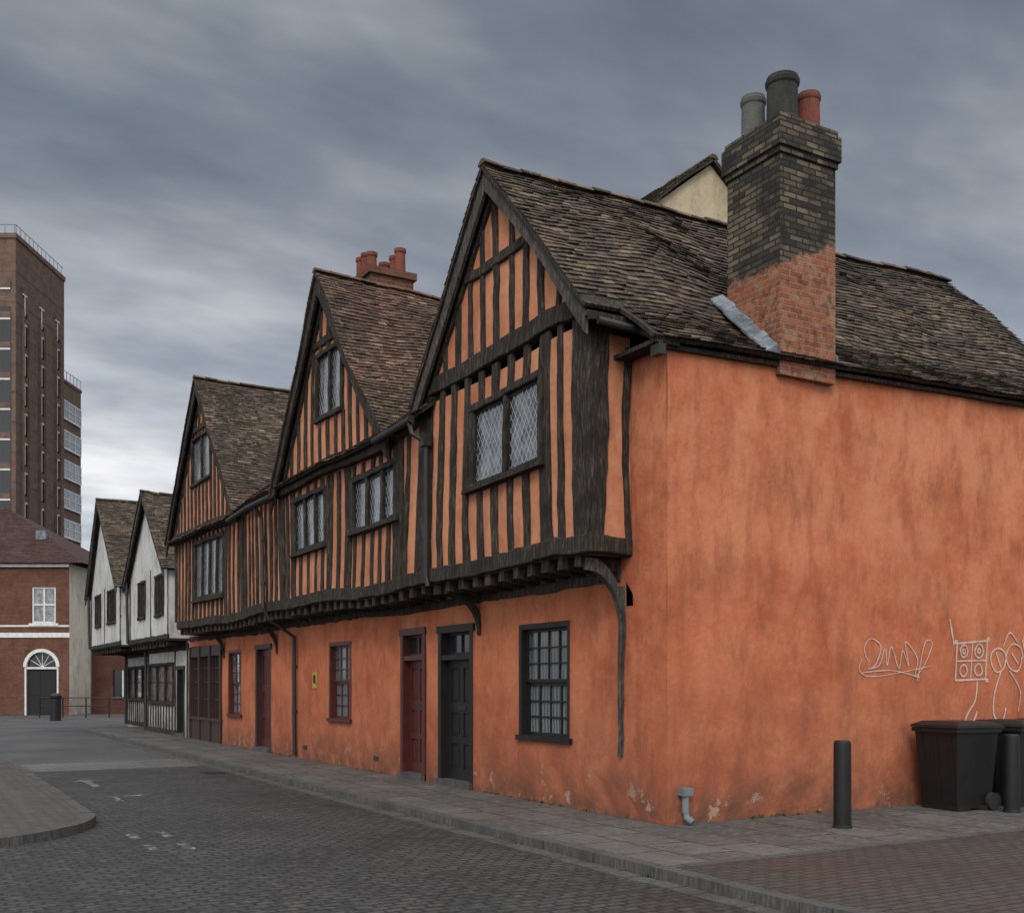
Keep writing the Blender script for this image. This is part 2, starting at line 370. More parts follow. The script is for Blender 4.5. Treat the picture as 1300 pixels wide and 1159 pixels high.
def door(mb,F,s0,s1,t1,m,mf,trans=True,rev=.14,t0=.0):
    fr=.11
    for q in ((s0,s0+fr,t0,t1),(s1-fr,s1,t0,t1)): fbox(mb,F,*q,-rev-.05,.03,mf)
    fbox(mb,F,s0-.03,s1+.03,t1-.1,t1+.02,-rev,.045,mf)
    a,b=s0+fr,s1-fr; top=t1-.1
    if trans:
        tt=top-.36; fbox(mb,F,a,b,tt-.08,tt,-rev,.02,mf)
        fbox(mb,F,a,b,tt,tt+.04,-rev,-rev+.06,mf); fbox(mb,F,a,b,top-.04,top,-rev,-rev+.06,mf)
        mb.poly([F(a,tt,-rev+.02),F(b,tt,-rev+.02),F(b,top,-rev+.02),F(a,top,-rev+.02)],'DG')
        fbox(mb,F,(a+b)/2-.015,(a+b)/2+.015,tt+.04,top-.04,-rev,-rev+.045,mf)
        top=tt-.08
    g=-rev+.02; fbox(mb,F,a,b,t0+.1,top,-rev-.02,g,m)
    w=b-a; H=top-t0-.1; z0=t0+.1
    rows=[(0,.09),(.30,.36),(.56,.64),(1-.07,1)]
    for u,v in rows: fbox(mb,F,a,b,z0+H*u,z0+H*v,g,g+.022,m)
    for u,v in ((0,.12),(.44,.56),(.88,1)):
        for (r0,r1) in ((.09,.30),(.36,.56),(.64,.93)): fbox(mb,F,a+w*u,a+w*v,z0+H*r0,z0+H*r1,g,g+.0225,m)
    for u,v in ((.17,.39),(.61,.83)):
        for (r0,r1) in ((.115,.275),(.385,.535),(.665,.905)): fbox(mb,F,a+w*u,a+w*v,z0+H*r0,z0+H*r1,g,g+.012,m)
    fbox(mb,F,s0,s1,t0-.0,t0+.1,-rev,.10,'KER')
    fbox(mb,F,a+w*.06,a+w*.10,z0+H*.50,z0+H*.54,g+.02,g+.08,'LD')
    fbox(mb,F,a+w*.36,a+w*.64,z0+H*.585,z0+H*.615,g+.02,g+.03,'IR')
def ss(x): x=max(0,min(1,x)); return x*x*(3-2*x)
def warp(p):
    x,y,z=p; w=ss((z-2.3)/1.2)
    k=w*ss((y-.3)/1.5)*(1-ss((x-1.)/1.5))
    z2=z+k*(.04*math.sin(y*.62+.6)+.025*math.sin(y*1.45))
    x2=x+k*(.03*math.sin(y*.8))
    y2=y+k*(.035*math.sin(z*1.4+y*.5))
    return (x2,y2,z2)
# ------------------------------------------------------------------ roofs
def roof(mb,dk,E0,E1,R0,R1,m='TI',kink=0.,mask=None,g=.105,tw=.168,tone=(.0,1.),sagk=.10,thick=.05,dm='TB'):
    E0,E1,R0,R1=map(Vector,(E0,E1,R0,R1))
    L=(E1-E0).length; H=((R0+R1)/2-(E0+E1)/2).length
    n=(E1-E0).cross(R0-E0).normalized()
    if n.z<0: n=-n
    def P(u,v,off=0.):
        f,t=u/L,v/H
        q=(E0*(1-f)+E1*f)*(1-t)+(R0*(1-f)+R1*f)*t
        if kink: q=q-Vector((0,0,kink*(t/.23 if t<.23 else (1-t)/.77)))
        e=min(1,t*4)*min(1,(1-t)*4+.3)
        return q+n*(off+sagk*e*noise.noise(q*.55)+.026*noise.noise(q*2.1))
    rows=int(H/g); 
    for i in range(rows+1):
        v0=i*g-.02; v1=min(v0+g*1.3,H); sh=(i%2)*.5*tw+R(-.01,.01); rowt=R(-.08,.08)
        u=-sh
        ro=R(-.006,.006)
        while u<L:
            a=max(u,0); b=min(u+tw-.006,L); u+=tw
            if b-a<.03: continue
            if mask:
                q=P((a+b)/2,v0)
                if mask(q): continue
            l1=.022+R(0,.014); l2=l1+R(-.008,.011); dv=R(-.010,.010)+ro; dv2=dv+R(-.006,.006)
            A,B,C,D=P(a,v0+dv,l1),P(b,v0+dv2,l2),P(b,v1,.004),P(a,v1,.004)
            A2,B2=P(a,v0+dv,l1-.016),P(b,v0+dv2,l2-.016)
            c=min(1,max(0,tone[0]+(tone[1]-tone[0])*random.betavariate(1.8,2.4)+rowt))
            k=len(mb.v); mb.v+=[tuple(A),tuple(B),tuple(C),tuple(D),tuple(A2),tuple(B2)]
            for f in ((0,1,2,3),(0,4,5,1),(0,3,4),(1,5,2)):
                mb.f.append(tuple(k+q for q in f)); mb.m.append(m); mb.c.append(c)
    nu,nv=max(2,int(L/.5)),10
    for i in range(nu):
        for j in range(nv):
            u0,u1,w0,w1=L*i/nu,L*(i+1)/nu,H*j/nv,H*(j+1)/nv
            if mask and mask(P((u0+u1)/2,(w0+w1)/2)): continue
            dk.hexa([P(u0,w0,-.004),P(u1,w0,-.004),P(u1,w1,-.004),P(u0,w1,-.004),P(u0,w0,-thick),P(u1,w0,-thick),P(u1,w1,-thick),P(u0,w1,-thick)],dm)
def ridge(mb,A,B,m='TI',r=.10):
    A,B=Vector(A),Vector(B); L=(B-A).length; d=(B-A)/L; k=int(L/.3); side=d.cross(Vector((0,0,1))).normalized()
    for i in range(k):
        a=A+d*(L*i/k); b=A+d*(L*(i+1)/k-.01); dz=R(-.012,.012)
        def W(q): return q+Vector((0,0,.06*noise.noise(q*.55)+.015*noise.noise(q*2.1)+dz))
        rs=[]
        for q,rr in ((a,r*1.05),(b,r*.95)):
            q=W(q); rs.append([q+side*rr*math.cos(t)+Vector((0,0,rr*.7*math.sin(t)-.04)) for t in [math.pi*x/7 for x in range(8)]])
        mb.rings(rs,m,R(.2,1.))
def barge(mb,X,pts,w=.27,th=.05,m='TG',seg=7):
    for (y0,z0),(y1,z1) in zip(pts,pts[1:]):
        for i in range(seg):
            a,b=i/seg,(i+1)/seg
            ya,za,yb,zb=y0+(y1-y0)*a,z0+(z1-z0)*a,y0+(y1-y0)*b,z0+(z1-z0)*b
            mb.hexa([(X,ya,za),(X,yb,zb),(X+th,yb,zb),(X+th,ya,za),(X,ya,za-w),(X,yb,zb-w),(X+th,yb,zb-w),(X+th,ya,za-w)],m)

# ================================================================== TIMBER FRAMED HOUSE
house=empty('timber_framed_house')
G=FX(0.); U=FX(-.6); XU=-.6
mb=MB()
holes=[(2.05,3.40,.92,2.50),(4.80,6.03,0,2.58),(6.54,7.55,0,2.60),(9.98,11.2,.95,2.50),(15.14,16.4,0,2.6),(17.7,18.95,.85,2.55),(19.6,23.2,0,2.75)]
wall(mb,G,0,.8,-.12,5.62,[],'OR')
wall(mb,G,.8,23.3,-.12,3.25,holes,'OR',rev=.2)
mb.poly([(.04,.03,-.1),(.04,1.6,-.1),(.04,1.6,5.5),(.04,.03,5.5)],'OR')
wall(mb,FY(0),0,8.7,-.12,5.55,[],'OR',step=.35,amp=.024,topf=lambda s:5.60+.028*s)
mb.poly([(8.7,0,-.1),(8.7,6,-.1),(8.7,6,6.1),(8.7,3.05,8.9),(8.7,0,5.8)],'OR')
mb.poly([(0,23.3,-.1),(6,23.3,-.1),(6,23.3,6),(0,23.3,6)],'OR')
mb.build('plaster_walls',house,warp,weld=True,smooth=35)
mb=MB()
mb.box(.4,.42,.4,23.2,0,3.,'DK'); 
mb.build('interior',house)
GB=[dict(y0=.72,z0=6.0,ya=3.08,za=8.66,y1=5.28,z1=6.05,X=-.6,tie=6.08,win=None,col=7.5),
    dict(y0=6.45,z0=5.75,ya=9.75,za=9.34,y1=12.25,z1=5.7,X=-.66,tie=5.62,win=(8.72,10.15,6.75,8.0),col=8.2),
    dict(y0=15.6,z0=5.75,ya=19.2,za=9.68,y1=22.4,z1=5.75,X=-.66,tie=5.66,win=(18.25,20.1,7.1,8.35),col=8.55)]
wins=[(1.82,3.70,4.47,5.62,2),(6.25,8.40,4.42,5.38,3),(9.85,11.6,4.32,5.42,3),(17.2,20.1,3.95,5.5,4)]
mb=MB()
wall(mb,U,.72,22.3,3.3,5.98,[w[:4] for w in wins],'OP',rev=.1)
wall(mb,FY(.72),XU,0.,3.3,6.05,[],'OP')
for g in GB:
    F=FX(g['X'])
    def top(s,g=g):
        return g['z0']+(g['za']-g['z0'])*(s-g['y0'])/(g['ya']-g['y0']) if s<g['ya'] else g['z1']+(g['za']-g['z1'])*(g['y1']-s)/(g['y1']-g['ya'])
    g['top']=top
    S=cuts(g['y0'],g['y1'],[g['ya']]+(list(g['win'][:2]) if g['win'] else []),.4); b=g['tie']+.06
    for a,c in zip(S,S[1:]):
        ta,tc=max(top(a),b),max(top(c),b)
        if g['win'] and g['win'][0]<(a+c)/2<g['win'][1]:
            w=g['win']; mb.poly([F(a,b,0),F(c,b,0),F(c,w[2],0),F(a,w[2],0)],'OP'); mb.poly([F(a,w[3],0),F(c,w[3],0),F(c,tc,0),F(a,ta,0)],'OP')
        elif max(ta,tc)>b+.01: mb.poly([F(a,b,0),F(c,b,0),F(c,tc,0),F(a,ta,0)],'OP')
mb.build('infill_panels',house,warp,smooth=35)
mb=MB()
for a in range(0,22,2):
    timber(mb,U,(max(.7,a),3.32),(min(a+2.01,22.35),3.32),.22,.07+R(-.01,.01),base=-.25)
timber(mb,FY(.72),(-.66,3.32),(.0,3.32),.20,.05)
s=1.0; 
def inwin(s,pad=.11):
    for w in wins:
        if w[0]-pad<s<w[1]+pad: return w
def tieb(s):
    for g in GB:
        if g['y0']-.1<s<g['y1']+.1: return g['tie']-.02
    return 5.78
while s<22.25:
    w=R(.11,.18); lean=R(-.05,.05)
    if 5.3<s<6.3: lean=-.14
    if 6.3<s<12.2: lean=R(-.10,.0)
    if 12.4<s<15.5: w*=.75
    W=inwin(s); T=tieb(s)
    if W:
        timber(mb,U,(s,3.42),(s+lean*.3,W[2]-.03),w,.035)
        if T-W[3]>.12: timber(mb,U,(s,W[3]+.03),(s+lean*.3,T+.03),w,.035)
    else: timber(mb,U,(s,3.42),(s+lean,T+.03),w,.038,bow=R(-.035,.035),w2=w*R(.75,1.15))
    s+=R(.36,.46) if not 12.4<s<15.5 else .33
for a,b in ((1.68,1.),(3.86,1.),(6.12,1.),(8.55,1.),(9.7,1.),(11.75,1.),(17.05,1.),(20.25,1.)):
    timber(mb,U,(a,3.42),(a,tieb(a)+.03),.12,.042)
timber(mb,U,(.83,3.4),(.83,6.1),.20,.05,w2=.34,bow=.03,base=-.1)
timber(mb,FY(.72),(-.51,3.4),(-.50,6.05),.19,.045,w2=.30,bow=-.03)
timber(mb,FY(.72),(-.04,3.35),(-.03,5.75),.085,.05,m='TB',bow=.05)
timber(mb,FY(.72),(-.6,5.95),(.02,5.95),.16,.055)
for y in (5.25,6.3,12.35,15.4,22.25): timber(mb,U,(y,3.4),(y,5.85),.2,.055,w2=.26)
timber(mb,U,(5.2,5.82),(6.5,5.72),.17,.06); timber(mb,U,(12.2,5.72),(15.7,5.74),.17,.06)
for g in GB:
    F=FX(g['X']); top=g['top']; T=g['tie']
    timber(mb,F,(g['y0']-.06,T+.12),(g['y1']+.06,T+.12),.25,.075,base=-.1,bow=.04)
    s=g['y0']+.35
    while s<g['y1']-.2:
        w=R(.10,.16); tp=top(s)-.05; W=g['win']; b=T+.24
        if tp>b+.05:
            if W and W[0]-.1<s<W[1]+.1:
                timber(mb,F,(s,b),(s,W[2]-.03),w,.035)
                if tp>W[3]+.1: timber(mb,F,(s,W[3]+.03),(s,tp),w,.035)
            else: timber(mb,F,(s,b),(s+R(-.03,.03),tp),w,.035,bow=R(-.02,.02))
        s+=R(.35,.44)
    c=g['col']
    ya=g['y0']+(c-g['z0'])/(g['za']-g['z0'])*(g['ya']-g['y0']); yb=g['y1']-(c-g['z1'])/(g['za']-g['z1'])*(g['y1']-g['ya'])
    timber(mb,F,(ya+.05,c),(yb-.05,c+.03),.15,.05)
    timber(mb,F,(g['y0']+.03,g['z0']-.05),(g['ya'],g['za']-.12),.17,.06); timber(mb,F,(g['y1']-.03,g['z1']-.05),(g['ya'],g['za']-.12),.17,.0605)
    if g['win']: 
        w=g['win']; casement(mb,F,w[0],w[1],w[2],w[3],2)
for w in wins: casement(mb,U,*w,fr=.11)
for w in wins: fbox(mb,U,w[0]-.12,w[1]+.12,w[2]-.07,w[2]-.02,-.02,.12,'TB')
mb.build('oak_frame',house,warp)
mb=MB()
y=1.0
while y<22.2:
    timber(mb,lambda s,t,n:(s,y-.0+n-.07,t),(-.60,3.13),(-.0,3.11),.17,.14+R(-.02,.02),base=0.,seg=3,m='TB'); y+=R(.36,.44)
yy=.74
while yy<22.3:
    mb.box(-.60,.03,yy,min(yy+.32,22.3),3.19,3.235,'TB'); yy+=.315
for a in range(0,23,2): timber(mb,G,(max(a,.92),2.97),(min(a+2.01,23.25),2.97),.13,.03+R(0,.015),m='TG' if a<4 else 'TB')
def bracket(y,m='TB',zt=3.12,zb=2.45,xo=-.55,w=.1):
    rs=[]
    for k in range(9):
        f=k/8; a=f*math.pi/2
        x=xo*(1-math.sin(a)); z=zt-(zt-zb)*(1-math.cos(a))*1.
        r=.05
        rs.append([(x,y-w/2,z+r),(x,y+w/2,z+r),(x+r*.2-.03,y+w/2,z-r-.05),(x+r*.2-.03,y-w/2,z-r-.05)])
    mb.rings(rs,m)
bracket(.86,'TG',zb=2.3); bracket(4.62,zb=2.5); bracket(14.7); bracket(19.4)
timber(mb,G,(.86,2.85),(.88,.75),.07,.06,m='TG',base=0,w2=.05)
mb.build('jetty',house,warp)
mb=MB()
sash(mb,G,2.05,3.40,.92,2.50,4,6,'BK'); sash(mb,G,9.98,11.2,.95,2.5,3,6,'RD'); sash(mb,G,17.7,18.95,.85,2.55,3,6,'RD',cur=False)
door(mb,G,4.80,6.03,2.58,'BK','BK'); door(mb,G,6.54,7.55,2.60,'RD','RD'); door(mb,G,15.14,16.4,2.6,'RD','BR',trans=False)
for y in (19.6,20.75,21.95,23.1): fbox(mb,G,y,y+.13,0,2.75,-.2,.06,'BR')
fbox(mb,G,19.6,23.2,0,.6,-.15,.02,'BR'); fbox(mb,G,19.55,23.25,.6,.68,-.15,.07,'BR'); fbox(mb,G,19.6,23.2,2.45,2.75,-.15,.03,'BR')
mb.poly([G(19.6,.68,-.08),G(23.2,.68,-.08),G(23.2,2.45,-.08),G(19.6,2.45,-.08)],'DG')
for k in range(1,12):
    y=19.6+3.6*k/12; fbox(mb,G,y-.02,y+.02,.68,2.45,-.1,-.04,'BR')
for z in (1.2,1.7,2.1): fbox(mb,G,19.7,23.1,z-.015,z+.015,-.1,-.045,'BR')
fbox(mb,G,11.95,12.2,1.56,1.90,.0,.02,'YE'); fbox(mb,G,12.0,12.15,1.66,1.84,.02,.024,'BK')
for y in (8.6,12.6): fbox(mb,G,y,y+.22,.22,.30,.0,.018,'IR')
mb.build('doors_and_windows',house)
mb=MB(); dk=MB()
fr=lambda q: q.x<-.22 and q.y<.60
roof(mb,dk,(-.82,-.16,5.64),(8.9,-.16,5.90),(-.82,3.05,8.80),(8.9,3.05,8.98),'TI',kink=.18,mask=fr)
roof(mb,dk,(-.82,5.42,5.98),(8.9,6.4,5.9),(-.82,3.05,8.80),(8.9,3.05,8.98),'TI')
ridge(mb,(-.82,3.05,8.84),(8.9,3.05,9.02))
roof(mb,dk,(-.9,6.25,5.72),(5.,6.25,5.72),(-.9,9.72,9.47),(5.,9.72,9.47),'TR')
roof(mb,dk,(-.9,12.45,5.62),(5.,12.45,5.62),(-.9,9.72,9.47),(5.,9.72,9.47),'TR')
ridge(mb,(-.9,9.72,9.50),(5.,9.72,9.50),'TR')
roof(mb,dk,(-.9,15.35,5.72),(5.,15.35,5.72),(-.9,19.2,9.84),(5.,19.2,9.84),'TI')
roof(mb,dk,(-.9,22.6,5.7),(5.,22.6,5.7),(-.9,19.2,9.84),(5.,19.2,9.84),'TI')
ridge(mb,(-.9,19.2,9.88),(5.,19.2,9.88))
roof(mb,dk,(-.85,4.9,5.82),(-.85,22.4,5.72),(2.5,4.9,8.5),(2.5,22.4,8.5),'TR')
roof(mb,dk,(2.3,4.4,9.05),(2.3,9.,9.05),(4.5,4.4,10.78),(4.5,9.,10.78),'TI')
roof(mb,dk,(6.5,4.4,9.15),(6.5,9.,9.15),(4.5,4.4,10.78),(4.5,9.,10.78),'TI')
ridge(mb,(4.5,4.4,10.8),(4.5,9.,10.8))
mb.build('roof_tiles',house,warp); dk.build('roof_boarding',house,warp)
mb=MB()
mb.poly([(2.6,4.50,7.5),(6.4,4.50,7.5),(6.4,4.50,9.2),(4.5,4.50,10.7),(2.6,4.50,9.2)],'CR')
mb.poly([(2.6,4.50,7.5),(2.6,9.,7.5),(2.6,9.,9.2),(2.6,4.50,9.2)],'CR')
mb.build('rear_gable_wall',house,warp)
mb=MB()
barge(mb,-.78,[(.56,6.06),(3.05,8.75),(5.4,5.95)],w=.28)
barge(mb,-.86,[(6.25,5.68),(9.72,9.41),(12.45,5.58)],w=.32,m='TB'); barge(mb,-.86,[(15.35,5.68),(19.2,9.78),(22.6,5.66)],w=.32,m='TB')
for i in range(22):
    a,b=-.2+8.9*i/22,-.2+8.9*(i+1)/22
    mb.hexa([(a,-.03,5.55+.028*a),(b,-.03,5.55+.028*b),(b,-.07,5.55+.028*b),(a,-.07,5.55+.028*a),(a,-.03,5.60+.028*a),(b,-.03,5.60+.028*b),(b,-.07,5.60+.028*b),(a,-.07,5.60+.028*a)],'TB')
mb.box(-.78,-.1,.5,.72,5.98,6.04,'TG'); mb.box(-.78,-.12,.44,.5,5.92,6.02,'TB')
mb.box(-.25,.1,-.12,.72,5.58,5.63,'TB')
mb.tube([(-.7,.40,5.90),(-.15,.30,5.84),(-.12,-.12,5.58)],.045,'IR')
mb.box(-.24,-.14,-.16,.0,5.44,5.56,'IR')
def gut(y0,y1,z,x=-.93): mb.tube([(x,y0,z),(x,(y0+y1)/2,z-.02),(x,y1,z-.01)],.055,'IR',10)
gut(5.1,6.6,5.72); gut(12.2,15.6,5.6)
mb.tube([(-.93,5.2,5.72),(-.9,5.12,5.5),(-.72,5.0,5.35),(-.71,4.98,3.3),(-.7,4.95,3.15)],.038,'IR')
mb.box(-.80,-.66,4.93,5.08,5.3,5.5,'IR')
mb.tube([(-.93,13.4,5.6),(-.74,13.4,5.3),(-.73,13.35,3.3),(-.60,13.33,3.05),(-.08,13.25,2.7),(-.07,13.25,.05)],.045,'IR')
for z in (1.,2.,3.8,4.8): mb.tube([(-.07 if z<3 else -.73,13.25 if z<3 else 13.36,z),(-.07 if z<3 else -.73,13.25 if z<3 else 13.36,z+.08)],.058,'IR')
mb.tube([(.22,-.07,.42),(.22,-.07,.14)],.045,'GY'); mb.tube([(.22,-.07,.16),(.22,-.09,.08),(.25,-.17,.03)],.042,'GY'); mb.box(.15,.29,-.13,.0,.34,.43,'GY')
mb.build('bargeboards_and_gutters',house,warp)
mb=MB()
mb.box(1.70,2.66,-.09,.88,5.50,8.26,'CH')
mb.box(1.675,2.685,-.115,.905,8.26,8.34,'CH'); mb.box(1.645,2.715,-.145,.935,8.34,8.66,'CH'); mb.box(1.675,2.685,-.115,.905,8.66,8.74,'CH')
mb.hexa([(1.7,-.07,8.74),(2.66,-.07,8.74),(2.66,.87,8.74),(1.7,.87,8.74),(1.8,.05,8.80),(2.56,.05,8.80),(2.56,.78,8.80),(1.8,.78,8.80)],'PD')
def pot(x,y,z,h,r,m):
    mb.lathe(x,y,[(r*1.12,z),(r*1.12,z+.06),(r*1.0,z+.09),(r*.97,z+h*.8),(r*1.06,z+h*.84),(r*1.1,z+h*.92),(r*1.0,z+h*.95),(r*1.0,z+h),(r*.8,z+h),(r*.78,z+h*.5)],m)
pot(1.98,.16,8.74,.62,.20,'PD'); pot(1.93,.64,8.74,.58,.155,'PG'); pot(2.42,.14,8.74,.52,.145,'PR'); pot(2.42,.64,8.74,.70,.14,'PR')
mb.box(1.64,2.655,.25,.90,5.9,6.55,'CH')
for i in range(12):
    y0=-.12+i*.085; z0=5.66+(y0+.16)*.93; j=R(-.02,.02)
    mb.hexa([(1.44+j,y0,z0+.01),(1.69,y0,z0+.03),(1.69,y0+.09,z0+.11),(1.44+j,y0+.09,z0+.09),(1.44+j,y0,z0+.045),(1.635,y0,z0+.15+j),(1.635,y0+.09,z0+.23+j),(1.44+j,y0+.09,z0+.125)],'LD')
mb.box(1.4,2.7,.90,1.12,6.60,6.65,'LD'); 
mb.hexa([(2.665,-.1,5.74),(2.72,-.1,5.74),(2.72,.88,6.62),(2.665,.88,6.62),(2.665,-.1,5.86),(2.70,-.1,5.86),(2.70,.88,6.74),(2.665,.88,6.74)],'LD')
mb.build('chimney_stack',house)
mb=MB()
mb.box(1.0,2.0,11.4,12.6,7.5,10.45,'BRK'); mb.box(.94,2.06,11.34,12.66,10.45,10.6,'BRK')
for i in range(4):
    for j in range(2): 
        if (i,j) in ((0,0),(2,1)): continue
        x=1.2+j*.55; yy=11.55+i*.29; h=.0+R(0,.18); mb.lathe(x,yy,[(.12,10.6),(.11,10.94+h),(.13,10.97+h),(.13,11.04+h),(.09,11.04+h)],'PR',14)
mb.build('rear_chimney_stack',house)
mb=MB()
def stroke(pts,w=.013):
    P=[Vector((p[0],0,p[1])) for p in pts]; out=[]
    for i in range(len(P)-1):
        p0,p1,p2,p3=P[max(i-1,0)],P[i],P[i+1],P[min(i+2,len(P)-1)]
        for k in range(6):
            t=k/6; out.append(.5*((2*p1)+(-p0+p2)*t+(2*p0-5*p1+4*p2-p3)*t*t+(-p0+3*p1-3*p2+p3)*t**3))
    out.append(P[-1]); lay=.0098+R(0,.003)
    def W(q): return (q.x,-(.024*noise.noise(Vector((q.x,0,q.z))*.9)*1.6)-lay,q.z)
    for a,b in zip(out,out[1:]):
        if (b-a).length<.002: continue
        d=(b-a).normalized(); s=Vector((-d.z,0,d.x))*w*R(.8,1.2); e=d*w*.5
        mb.poly([W(a-s-e),W(b-s+e),W(b+s+e),W(a+s-e)],'SPR')
stroke([(3.35,1.95),(3.28,2.12),(3.4,2.25),(3.58,2.15),(3.48,1.9),(3.35,1.85),(3.55,1.90),(3.66,2.12),(3.7,1.9),(3.78,2.15),(3.92,1.86),(4.0,2.1),(4.12,1.9),(4.06,2.22),(4.3,2.0),(4.25,1.75),(4.45,1.92),(4.62,2.2),(4.5,2.24),(4.4,2.05),(4.3,1.7)],.007)
stroke([(3.25,1.80),(3.8,1.83),(4.35,1.74)],.006)
stroke([(3.24,1.98),(3.2,1.82),(3.5,1.75),(4.6,1.9)],.005)
stroke([(5.12,1.7),(5.15,2.22),(5.15,2.22),(5.8,2.27),(5.8,2.27),(5.78,1.72),(5.78,1.72),(5.12,1.7)]); stroke([(5.14,1.97),(5.8,1.99)],.01); stroke([(5.46,1.7),(5.48,2.25)],.01)
def circ(x,z,r,w=.012): stroke([(x+r*math.cos(a*math.pi/5)*R(.9,1.1),z+r*1.05*math.sin(a*math.pi/5)*R(.9,1.1)) for a in range(11)],w)
circ(5.30,2.11,.08);circ(5.63,2.12,.09);circ(5.3,1.84,.08);circ(5.62,1.85,.08);circ(5.30,2.11,.03);circ(5.63,2.12,.03)
circ(6.05,2.0,.17); circ(6.42,2.04,.19); stroke([(6.0,2.1),(6.1,1.9)]); stroke([(6.35,2.1),(6.5,1.95)]); circ(6.85,2.25,.22); stroke([(6.15,2.2),(6.3,2.4),(6.5,2.25)],.010)
stroke([(5.6,1.68),(5.55,1.42),(5.4,1.25),(5.32,1.1),(5.45,1.05),(5.58,1.25)]); stroke([(6.1,1.82),(5.95,1.5),(5.93,1.2),(6.1,1.1),(6.2,1.3)]); stroke([(5.0,2.55),(5.08,2.2)]);stroke([(6.6,2.3),(6.8,1.9),(7.,1.5)]); stroke([(6.3,1.84),(6.55,1.55),(6.5,1.25)],.010)
mb.build('graffiti',house)

# ================================================================== WHITE HOUSES
def white_house(name,y0,y1,ya,zt,ze,XU,wn,gx=0.,g1=None):
    e=empty(name); Uf=FX(XU); Gf=FX(gx); g1=g1 or y1
    mb=MB()
    hs=[w for w in wn]
    wall(mb,Uf,y0,y1,3.05,ze,hs,'WP',rev=.1,step=.6)
    wall(mb,Gf,y0,g1,-.1,3.0,[(y0+.5,y0+1.5,0,2.2),(y0+2.0,g1-.4,1.0,2.3)],'WP',rev=.15,step=.6)
    mb.poly([Uf(y0,ze,0),Uf(y1,ze,0),Uf(ya,zt-.12,0)],'WP')
    for y in (y0,y1): mb.poly([(XU,y,3.05),(6,y,3.05),(6,y,ze),(XU,y,ze)],'WP')
    for y in (y0,g1): mb.poly([(gx,y,-.1),(6,y,-.1),(6,y,3.05),(gx,y,3.05)],'WP')
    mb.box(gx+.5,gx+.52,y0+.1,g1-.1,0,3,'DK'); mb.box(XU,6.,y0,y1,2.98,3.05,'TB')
    mb.build('walls',e,smooth=35)
    mb=MB(); dk=MB()
    roof(mb,dk,(XU-.25,y0-.2,ze-.2),(5,y0-.2,ze-.2),(XU-.25,ya,zt),(5,ya,zt),'TI',g=.12,tw=.2); roof(mb,dk,(XU-.25,y1+.2,ze-.2),(5,y1+.2,ze-.2),(XU-.25,ya,zt),(5,ya,zt),'TI',g=.12,tw=.2)
    ridge(mb,(XU-.25,ya,zt+.04),(5,ya,zt+.04)); mb.build('roof',e); dk.build('roof_boarding',e)
    mb=MB()
    barge(mb,XU-.22,[(y0-.2,ze-.24),(ya,zt-.04),(y1+.2,ze-.24)],w=.2,m='TG')
    for w in wn: casement(mb,Uf,w[0],w[1],w[2],w[3],3,fr=.09,lat=False,tr=(w[2]+w[3])/2+.1,m='TB')
    timber(mb,Uf,(y0,3.1),(y1,3.1),.16,.05)
    for y in (y0+.08,y1-.08,(wn[0][1]+wn[1][0])/2): timber(mb,Uf,(y,3.1),(y,ze),.13,.02,m='TG')
    y=y0+.4
    while y<y1: timber(mb,lambda s,t,n:(s,y+n-.07,t),(XU+.03,2.9),(gx,2.9),.16,.14,base=0.,seg=3); y+=.5
    casement(mb,Gf,y0+2.0,g1-.4,1.0,2.3,3,fr=.1,lat=False,tr=1.7); door(mb,Gf,y0+.5,y0+1.5,2.2,'BK','BK',trans=False)
    s=y0+.1
    while s<g1:
        if not y0+.4<s<y0+1.6: timber(mb,Gf,(s,0),(s,.95 if y0+1.9<s<g1-.35 else 2.9),.13,.03)
        s+=.42
    timber(mb,Gf,(y0+1.6,.08),(g1,.08),.16,.04); timber(mb,Gf,(y0,2.80),(g1,2.80),.2,.04)
    mb.tube([(XU-.12,y1-.05,ze-.1),(XU-.08,y1-.05,3.1),(gx-.07,g1-.05,2.8),(gx-.07,g1-.05,0)],.05,'IR')
    mb.build('joinery',e)
    return e
white_house('white_plastered_house',23.5,29.7,26.6,7.95,5.35,-.6,[(24.1,25.3,3.8,5.05),(26.9,28.0,3.85,5.05)])
white_house('white_plastered_house',30.0,36.6,33.9,8.75,5.3,-.85,[(31.0,32.6,3.9,5.1),(34.2,35.4,3.9,5.1)],gx=.55)

